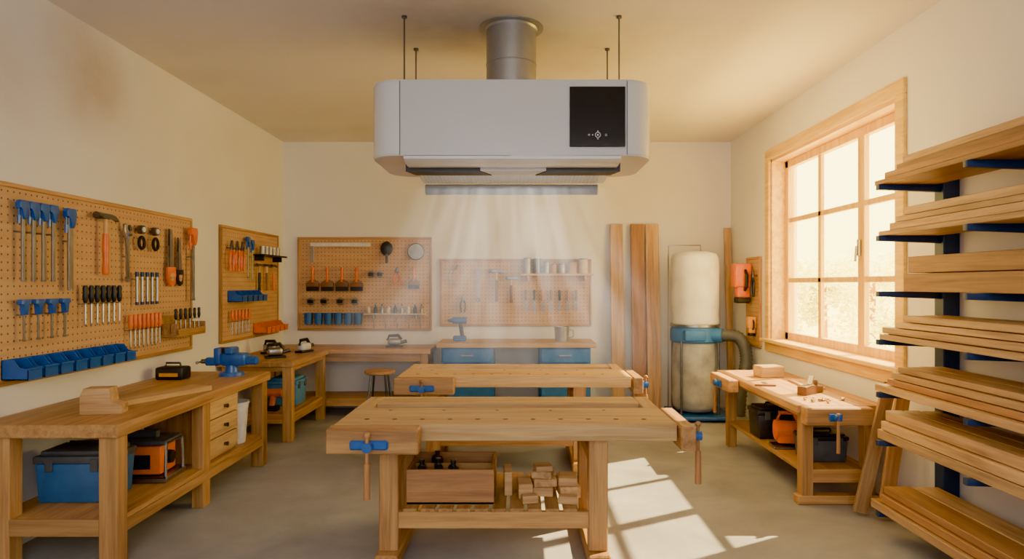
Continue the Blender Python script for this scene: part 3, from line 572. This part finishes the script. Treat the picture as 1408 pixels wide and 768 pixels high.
thing('bench_vise','heavy blue cast bench vise on long bench','vise',(-2.62,5.95,.87),[('base',vb.mesh('toolblue')),
 ('body',MB().box((.03,0,.14),(.22,.11,.11),.02,None,2).box((.0,0,.215),(.07,.15,.06),.012).box((.17,0,.13),(.12,.07,.07),.015).mesh('toolblue')),
 ('moving_jaw',MB().box((-.10,0,.17),(.06,.14,.14),.012,None,2).box((-.16,0,.12),(.12,.07,.07),.012).mesh('toolblue')),
 ('jaw_plate',MB().b(-.068,-.06,-.07,.07,.19,.24,.001).mesh('steel')),
 ('screw_handle',MB().cyl((-.21,0,.12),(-.26,0,.12),.02,.02).cyl((-.25,-.1,.12),(-.25,.1,.12),.008,.008,8).sph((-.25,-.1,.12),.014,8).sph((-.25,.1,.12),.014,8).mesh('steel'))],(0,0,0),1.05)
def sander(label,loc,mat,rz):
    thing('power_sander',label,'power tool',loc,[('base',MB().b(-.11,.11,-.055,.055,0,.025,.004).mesh('black')),('body',MB().box((0,0,.07),(.17,.10,.09),.03,None,3).mesh(mat)),('grip',MB().tube([(-.09,0,.09),(-.07,0,.15),(.05,0,.155),(.09,0,.10)],.02,10).mesh('black')),('dust_port',MB().cyl((.08,0,.06),(.16,0,.08),.02,.022).mesh('darksteel'))],(0,0,rz))
sander('silver and black power sander on corner bench',(-2.75,7.35,.87),'steel',30)
sander('wood and black electric planer on corner bench',(-2.95,7.75,.87),'tin',-20)
sander('white belt sander on corner bench',(-2.62,7.95,.87),'white',70)
sander('silver belt sander on narrow wall bench',(-1.65,8.6,.87),'tin',5)
thing('cordless_drill','blue cordless drill standing on worktop','drill',(-.80,8.6,.95),[('body',MB().cyl((-.10,0,.27),(.08,0,.27),.045,.045).cyl((.08,0,.27),(.15,0,.27),.03,.015).mesh('toolblue')),('grip',MB().box((-.03,0,.15),(.05,.06,.2),.015,Ry(8)).mesh('black')),('battery',MB().box((-.01,0,.035),(.17,.10,.07),.012).mesh('toolblue'))],(0,0,180))
thing('enamel_mug','steel tin can with handle on worktop','can',(.55,8.6,.95),[('body',MB().lathe([(0,0),(.09,0),(.10,.18),(.105,.18),(.105,.19),(.095,.19),(.085,.01),(0,.01)],(0,0,0),24).mesh('tin')),('handle',MB().tube([(.10,0,.15),(.15,0,.14),(.15,0,.06),(.095,0,.04)],.008,8).mesh('steel'))])
st=[('seat',MB().lathe([(0,.60),(.17,.60),(.185,.61),(.185,.635),(.175,.645),(0,.645)],(0,0,0),28).mesh('wood_X'))]
for i in range(4):
    a=pi/4+i*pi/2; st.append(('leg',MB().cyl((.12*math.cos(a),.12*math.sin(a),.60),(.2*math.cos(a),.2*math.sin(a),0),.014,.012,10).mesh('darksteel')))
st.append(('foot_ring',MB().tube([(.165*math.cos(a*pi/12),.165*math.sin(a*pi/12),.25) for a in range(25)],.008,8).mesh('darksteel')))
thing('stool','round wooden stool with thin metal legs','stool',(-1.72,8.02,0),st)

# ------------------------------------------------------------ boards leaning at back wall
def lean(label,x,w,h,th=.03,yb=8.72,mat='lumber_Z',tiltx=None):
    ang=math.degrees(math.asin((YB-.04-th-yb)/h)); 
    thing('lumber_board',label,'board',(x,yb,.005),[('board',MB().b(-w/2,w/2,0,th,0,h,.003).mesh(mat))],(-ang,0,0),group='boards leaning on the wall')
lean('tall pale board leaning against back wall',1.315,.17,2.52)
lean('tall brown board leaning against back wall',1.60,.18,2.52,mat='lumberred_Z')
lean('tall pale board leaning against back wall',1.80,.18,2.52,mat='lumber_Z')
lean('tall narrow board leaning in the corner',2.83,.09,2.47,mat='lumber_Z')
dc=(2.24,8.38,0)
random.seed(3)
bag=MB().lathe([(0,1.18),(.285,1.18),(.295,1.22),(.29,1.3),(.298,1.45),(.295,1.7),(.30,1.9),(.295,2.02),(.27,2.08),(.15,2.11),(0,2.12)],(0,0,0),32)
for v in bag.bm.verts:
    a=math.atan2(v.co.y,v.co.x); k=1+.012*math.sin(a*7+v.co.z*3)+.012*math.sin(a*3-v.co.z*9)
    v.co.x*=k; v.co.y*=k
lower=MB().lathe([(0,.10),(.24,.10),(.28,.16),(.29,.3),(.28,.5),(.285,.7),(.28,.86),(.27,.96),(0,.96)],(0,0,0),32)
for v in lower.bm.verts:
    a=math.atan2(v.co.y,v.co.x); k=1+.02*math.sin(a*6+v.co.z*5)
    v.co.x*=k; v.co.y*=k
legs=[]
for a in (45,135,225,315):
    x,y=.33*math.cos(math.radians(a)),.33*math.sin(math.radians(a)); legs.append(('leg',MB().cyl((x,y,.06),(x,y,1.0),.014,.014,10).mesh('darksteel')))
pts=[];rad=[]
ctrl=[Vector((.23,-.25,1.06)),Vector((.44,-.36,1.04)),Vector((.52,-.40,.80)),Vector((.45,-.43,.45)),Vector((.42,-.43,.10))]
for i in range(61):
    t=i/60*(len(ctrl)-1); k=min(int(t),len(ctrl)-2); u=t-k
    p0=ctrl[max(k-1,0)];p1=ctrl[k];p2=ctrl[k+1];p3=ctrl[min(k+2,len(ctrl)-1)]
    pts.append(.5*((2*p1)+(-p0+p2)*u+(2*p0-5*p1+4*p2-p3)*u*u+(-p0+3*p1-3*p2+p3)*u**3)); rad.append(.078 if i%2 else .068)
thing('dust_collector','cream bag dust collector with blue fan housing','dust collector',dc,[('filter_bag',bag.mesh('bag',ang=80)),
 ('fan_housing',MB().lathe([(0,.96),(.29,.96),(.31,.98),(.31,1.12),(.29,1.16),(0,1.16)],(0,0,0),32).box((-.08,-.27,1.06),(.26,.14,.13),.02,None,2).mesh('cabblue')),
 ('collection_bag',lower.mesh('drum',ang=80)),('suction_hose',MB().tube(pts,rad,14).mesh('hose',ang=80))]+legs+[('clamp_band',MB().lathe([(.295,1.16),(.312,1.16),(.312,1.19),(.295,1.19)],(0,0,0),32).mesh('steel')),
 ('hose_collar',MB().cyl((.14,-.20,1.06),(.27,-.28,1.06),.09,.085,20).mesh('cabblue')),
 ('base',MB().b(-.32,.40,-.4,.36,.03,.07,.01).mesh('toolblue')),('caster',MB().cyl((-.28,-.36,.03),(-.28,-.32,.03),.03).cyl((.36,-.36,.03),(.36,-.32,.03),.03).cyl((-.28,.3,.03),(-.28,.34,.03),.03).cyl((.36,.3,.03),(.36,.34,.03),.03).mesh('black')),
 ('support_frame',MB().tube([(-.32,.1,.07),(-.32,.1,2.2),(.1,.1,2.2),(.1,.1,2.1)],.008,8).mesh('steel'))])

# ------------------------------------------------------------ lumber rack
posts=(4.36,3.5,2.64); lv=[2.36,2.02,1.65,1.33,.98,.66,.19]
ps=[]
for py in posts:
    ps.append(('upright',MB().b(2.79,2.899,py-.05,py+.05,0,2.5,.006).mesh('navy')))
    for z in lv: 
        ps.append(('arm',MB().prism([(2.38,z),(2.79,z),(2.79,z-.05),(2.38,z-.035)],py-.02,py+.02,None,.003).mesh('navy')))
thing('lumber_rack','dark blue steel wall rack carrying stacked timber','rack',(0,0,0),ps)
random.seed(11)
def stack(z,layers,cols,x0,mats,yf=4.42,stag=.04):
    for k,th in enumerate(layers):
        n=cols[k] if hasattr(cols,'__len__') else cols
        xs=x0+random.uniform(0,.03)+ (k*stag*.5); W=(2.785-xs)/n
        for c in range(n):
            y1=yf-k*stag-random.uniform(0,.08); 
            mt=random.choice(mats)
            thing('lumber_board','sawn timber board stacked on wall rack','board',(xs+W*c+W/2,3.3,z+.0005),[('board',MB().b(-W/2+.006,W/2-.006,-1.1-random.random()*.1,y1-3.3,0,th-.005,.003).mesh(mt+'_Y'))],(0,0,random.uniform(-.25,.25)),group='timber boards on the rack')
        z+=th
stack(2.36,[.035,.045,.045,.05],[1,2,1,2],2.375,['lumber','lumberred'],4.46,.06)
stack(2.02,[.035,.05,.04,.055],[1,2,1,2],2.39,['lumber'],4.44,.06)
stack(1.65,[.12,.11],[1,1],2.47,['lumberred'],4.30,.03)
stack(1.33,[.04,.045,.04,.045],[2,1,2,2],2.38,['lumber'],4.45,.05)
stack(.98,[.05,.045,.045,.04],[2,1,2,2],2.39,['lumber','lumber','lumberred'],4.44,.04)
stack(.66,[.065,.065,.07],[2,2,3],2.39,['lumber'],4.46,.04)
stack(.19,[.06,.055,.05],[3,3,2],2.36,['lumberred','lumber'],4.48,.04)
thing('lumber_board','reddish board propped on end beside rack','board',(2.50,4.80,.02),[('board',MB().b(-.05,.05,0,.03,0,.98,.003).mesh('lumber_Z'))],(0,13,0),group='boards propped by the rack')
thing('lumber_board','pale board propped on end beside rack','board',(2.62,4.70,.02),[('board',MB().b(-.05,.05,0,.03,0,.96,.003).mesh('lumberred_Z'))],(0,9,0),group='boards propped by the rack')

# ------------------------------------------------------------ AC unit
def rrect(x0,x1,y0,y1,r,n=10):
    p=[]
    for cx,cy,a0 in ((x1-r,y1-r,0),(x0+r,y1-r,90),(x0+r,y0+r,180),(x1-r,y0+r,270)):
        for i in range(n+1):
            a=math.radians(a0+90*i/n); p.append((cx+r*math.cos(a),cy+r*math.sin(a)))
    return p
def vprism(pts,z0,z1,bev,o):
    mb=MB(o); a=[mb.bm.verts.new((x,y,z0)) for x,y in pts]; c2=[mb.bm.verts.new((x,y,z1)) for x,y in pts]
    n=len(pts); fs=[mb.bm.faces.new(a[::-1]),mb.bm.faces.new(c2)]
    for i in range(n):
        j=(i+1)%n; mb.bm.faces.new((a[i],a[j],c2[j],c2[i]))
    if bev:
        es={e for f in fs for e in f.edges}
        bmesh.ops.bevel(mb.bm,geom=list(es),offset=bev,segments=3,affect='EDGES',profile=.5)
    return mb
ao=(-.06,5.05,2.6); n=lambda:MB(ao)
ax0,ax1,ay0,ay1,az0,az1=-1.065,.945,4.6,5.52,2.6,3.135
parts=[('housing',vprism(rrect(ax0,ax1,ay0,ay1,.2),az0,az1,.018,ao).mesh('acwhite',ang=50))]
def endshell(s):
    pts=rrect(ax0-.004,ax1+.004,ay0-.004,ay1+.004,.204)
    if s<0: q=[(min(x,-.848),y) for x,y in pts]
    else: q=[(max(x,.756),y) for x,y in pts]
    out=[]
    for p in q:
        if not out or (Vector(p)-Vector(out[-1])).length>1e-4: out.append(p)
    if (Vector(out[0])-Vector(out[-1])).length<1e-4: out.pop()
    return vprism(out,az0+.012,az1-.016,0,ao)
parts+=[('end_shell',endshell(-1).mesh('acend',ang=50)),('end_shell',endshell(1).mesh('acend',ang=50))]
parts+=[('seam',n().b(-.848,-.842,4.594,4.602,2.605,3.125,0).mesh('acgrey')),('seam',n().b(.750,.756,4.594,4.602,2.605,3.125,0).mesh('acgrey'))]
parts.append(('display_panel',n().b(.348,.738,4.582,4.594,2.66,3.082,.003).mesh('blackglass'),
  [('icon',n().tube([(.545+.018*math.cos(a*pi/8),4.581,2.742+.018*math.sin(a*pi/8)) for a in range(17)],.0025,6).cyl((.545,4.579,2.742),(.545,4.583,2.742),.006).cyl((.545,4.579,2.768),(.545,4.583,2.768),.004).mesh('icon')),
   ('icon',n().b(.475,.49,4.58,4.583,2.741,2.744,0).b(.482,.485,4.58,4.583,2.735,2.75,0).b(.505,.512,4.58,4.583,2.739,2.745,0).b(.595,.61,4.58,4.583,2.735,2.738,0).b(.595,.61,4.58,4.583,2.745,2.748,0).b(.54,.55,4.58,4.583,2.712,2.716,0).mesh('icon'))]))
flap=MB(ao); prof=[(4.60,2.605),(4.60,2.580),(4.66,2.564),(4.76,2.556),(4.84,2.558),(4.86,2.564),(4.86,2.60)]
a=[flap.bm.verts.new((-.82,y,z)) for y,z in prof]; c2=[flap.bm.verts.new((.712,y,z)) for y,z in prof]
flap.bm.faces.new(a); flap.bm.faces.new(c2[::-1])
for i in range(len(prof)):
    j=(i+1)%len(prof); flap.bm.faces.new((a[j],a[i],c2[i],c2[j]))
parts.append(('air_flap',flap.mesh('acend',ang=20)))
for s in (-1,1):
    pts=[(-.85,4.865),(-.30,4.865),(-.22,5.05),(-.80,5.05)] if s<0 else [(.20,4.865),(.745,4.865),(.695,5.05),(.12,5.05)]
    parts.append(('dark_slot',vprism(pts,2.535,2.60,0,ao).mesh('black')))
parts.append(('centre_lip',vprism([(-.295,4.865),(.195,4.865),(.115,5.05),(-.215,5.05)],2.540,2.60,0,ao).mesh('acend')))
tr=MB(ao); prof=[(5.055,2.60),(5.055,2.558),(5.44,2.535),(5.44,2.60)]
a=[tr.bm.verts.new((-.80,y,z)) for y,z in prof]; c2=[tr.bm.verts.new((.69,y,z)) for y,z in prof]
tr.bm.faces.new(a); tr.bm.faces.new(c2[::-1])
for i in range(4):
    j=(i+1)%4; tr.bm.faces.new((a[j],a[i],c2[i],c2[j]))
parts.append(('outlet_tray',tr.mesh('acend',ang=20)))
gr=n()
for i in range(48): gr.box((-.775+i*.0305,5.25,2.5455),(.003,.36,.003),0,Rx(-3.4))
parts.append(('grille',gr.mesh('acwhite')))
parts.append(('air_vane',n().box((-.07,5.46,2.485),(1.44,.025,.085),.006,Rx(8)).mesh('acgrey')))
for x,y in ((-.843,4.77),(.722,4.77),(-.863,5.43),(.724,5.43)):
    parts.append(('hanging_rod',n().cyl((x,y,3.12),(x,y,3.65),.006,.006,10).cyl((x,y,3.635),(x,y,3.65),.02,.02,14).cyl((x,y,3.13),(x,y,3.15),.018,.018,6).mesh('darksteel')))
thing('air_conditioner','large white ceiling-hung air conditioner with black display','air conditioner',ao,parts)
do=(-.067,5.0,3.13)
thing('ventilation_duct','round grey metal duct between unit and ceiling','duct',do,[('pipe',MB(do).lathe([(.185,3.137),(.19,3.137),(.19,3.36),(.194,3.363),(.194,3.369),(.19,3.372),(.19,3.63),(.185,3.63)],(-.067,5.0,0),40).mesh('duct')),
  ('flange',MB(do).lathe([(0,3.649),(.245,3.649),(.245,3.642),(.2,3.638),(.192,3.625),(.0,3.625)],(-.067,5.0,0),40).mesh('duct'))])

# ------------------------------------------------------------ cool air mist (thin volume, given its own glow instead of scattered light)
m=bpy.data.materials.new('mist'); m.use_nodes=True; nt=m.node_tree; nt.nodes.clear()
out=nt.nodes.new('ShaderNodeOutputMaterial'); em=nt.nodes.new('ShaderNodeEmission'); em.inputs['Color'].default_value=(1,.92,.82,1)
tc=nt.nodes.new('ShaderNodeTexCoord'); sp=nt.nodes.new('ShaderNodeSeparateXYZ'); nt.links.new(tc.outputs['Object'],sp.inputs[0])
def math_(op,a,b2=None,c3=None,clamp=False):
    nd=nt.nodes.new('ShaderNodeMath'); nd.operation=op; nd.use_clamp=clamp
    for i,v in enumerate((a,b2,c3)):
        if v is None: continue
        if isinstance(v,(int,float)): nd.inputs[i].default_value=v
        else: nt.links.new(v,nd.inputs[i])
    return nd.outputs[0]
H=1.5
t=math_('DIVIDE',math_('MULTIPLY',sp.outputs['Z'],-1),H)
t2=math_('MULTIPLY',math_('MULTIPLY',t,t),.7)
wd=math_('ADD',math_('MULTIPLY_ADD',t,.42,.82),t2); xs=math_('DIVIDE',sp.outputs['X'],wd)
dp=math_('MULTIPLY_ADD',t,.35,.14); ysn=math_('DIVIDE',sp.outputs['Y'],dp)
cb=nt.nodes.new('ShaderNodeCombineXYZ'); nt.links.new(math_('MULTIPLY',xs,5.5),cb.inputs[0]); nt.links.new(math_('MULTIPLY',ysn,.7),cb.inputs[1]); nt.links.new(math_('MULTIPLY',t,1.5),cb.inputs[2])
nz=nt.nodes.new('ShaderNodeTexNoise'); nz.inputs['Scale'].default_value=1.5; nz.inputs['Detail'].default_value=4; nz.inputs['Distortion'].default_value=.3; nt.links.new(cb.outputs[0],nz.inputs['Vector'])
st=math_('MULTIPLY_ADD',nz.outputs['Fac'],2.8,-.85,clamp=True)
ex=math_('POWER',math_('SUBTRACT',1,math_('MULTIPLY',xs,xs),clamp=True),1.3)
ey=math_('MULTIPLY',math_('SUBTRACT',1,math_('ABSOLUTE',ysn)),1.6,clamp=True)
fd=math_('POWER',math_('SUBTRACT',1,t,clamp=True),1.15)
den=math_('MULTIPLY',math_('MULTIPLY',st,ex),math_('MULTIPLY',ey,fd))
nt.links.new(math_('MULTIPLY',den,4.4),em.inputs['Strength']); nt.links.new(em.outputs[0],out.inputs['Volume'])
MATS['mist']=m
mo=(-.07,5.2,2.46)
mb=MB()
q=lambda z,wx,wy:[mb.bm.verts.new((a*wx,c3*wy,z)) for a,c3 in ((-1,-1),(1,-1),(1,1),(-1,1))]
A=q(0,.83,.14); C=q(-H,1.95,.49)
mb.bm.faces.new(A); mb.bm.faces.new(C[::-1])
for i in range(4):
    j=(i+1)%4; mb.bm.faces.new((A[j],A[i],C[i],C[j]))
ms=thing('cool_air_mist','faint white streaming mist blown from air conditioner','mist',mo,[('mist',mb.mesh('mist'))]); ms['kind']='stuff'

# ------------------------------------------------------------ lights
w=bpy.data.worlds.new('world'); SC.world=w; w.use_nodes=True; nt=w.node_tree
bg=nt.nodes['Background']; 
tc=nt.nodes.new('ShaderNodeTexCoord'); sp=nt.nodes.new('ShaderNodeSeparateXYZ'); nt.links.new(tc.outputs['Generated'],sp.inputs[0])
r=ramp(nt,[(0,(.85,.66,.22)),(.52,(1,.80,.22)),(.75,(1,.85,.38))]); mp=nt.nodes.new('ShaderNodeMapRange'); mp.inputs['From Min'].default_value=-1; nt.links.new(sp.outputs['Z'],mp.inputs['Value']); nt.links.new(mp.outputs[0],r.inputs[0])
nt.links.new(r.outputs[0],bg.inputs['Color']); bg.inputs['Strength'].default_value=13
def light(name,typ,loc,energy,color,target=None,**kw):
    d=bpy.data.lights.new(name,typ); d.energy=energy; d.color=color
    for k,v in kw.items(): setattr(d,k,v)
    o=bpy.data.objects.new(name,d); COL.objects.link(o); o.location=loc
    if target is not None: o.rotation_euler=(Vector(target)-Vector(loc)).to_track_quat('-Z','Y').to_euler()
    return o
light('sun','SUN',(8,9,8),34,(1,.75,.36),(7,8.45,7),angle=.012)
p=light('window_portal','AREA',(XR+.28,(WY0+WY1)/2,(WZ0+WZ1)/2),1,(1,1,1),(0,(WY0+WY1)/2,(WZ0+WZ1)/2),shape='RECTANGLE',size=2.5,size_y=2.1)
p.data.cycles.is_portal=True
light('fill_light','AREA',(0,-1.6,2.3),165,(.98,.97,1),(0,5,1.6),shape='RECTANGLE',size=4,size_y=2)  # added unseen area light behind the camera, brightens the closed room
light('overhead_fill','AREA',(0,-1.0,3.6),50,(.98,.97,1),(0,1.6,0),shape='RECTANGLE',size=3,size_y=1.0)  # second added fill, high behind the camera, not a real fixture
light('window_wash_fill','AREA',(1.5,5.9,2.2),85,(1,.66,.16),(2.9,5.9,2.0),shape='RECTANGLE',size=2.6,size_y=1.8)  # added unseen light facing the window wall, stands in for hazy glow

# ------------------------------------------------------------ camera
cd=bpy.data.cameras.new('camera'); cam=bpy.data.objects.new('camera',cd); COL.objects.link(cam)
cam.location=(0,0,1.7); cam.rotation_euler=(pi/2,0,0)
cd.sensor_width=36; cd.lens=900/1408*36; cd.shift_x=-11/1408; cd.shift_y=6/1408; cd.clip_start=.05
SC.camera=cam
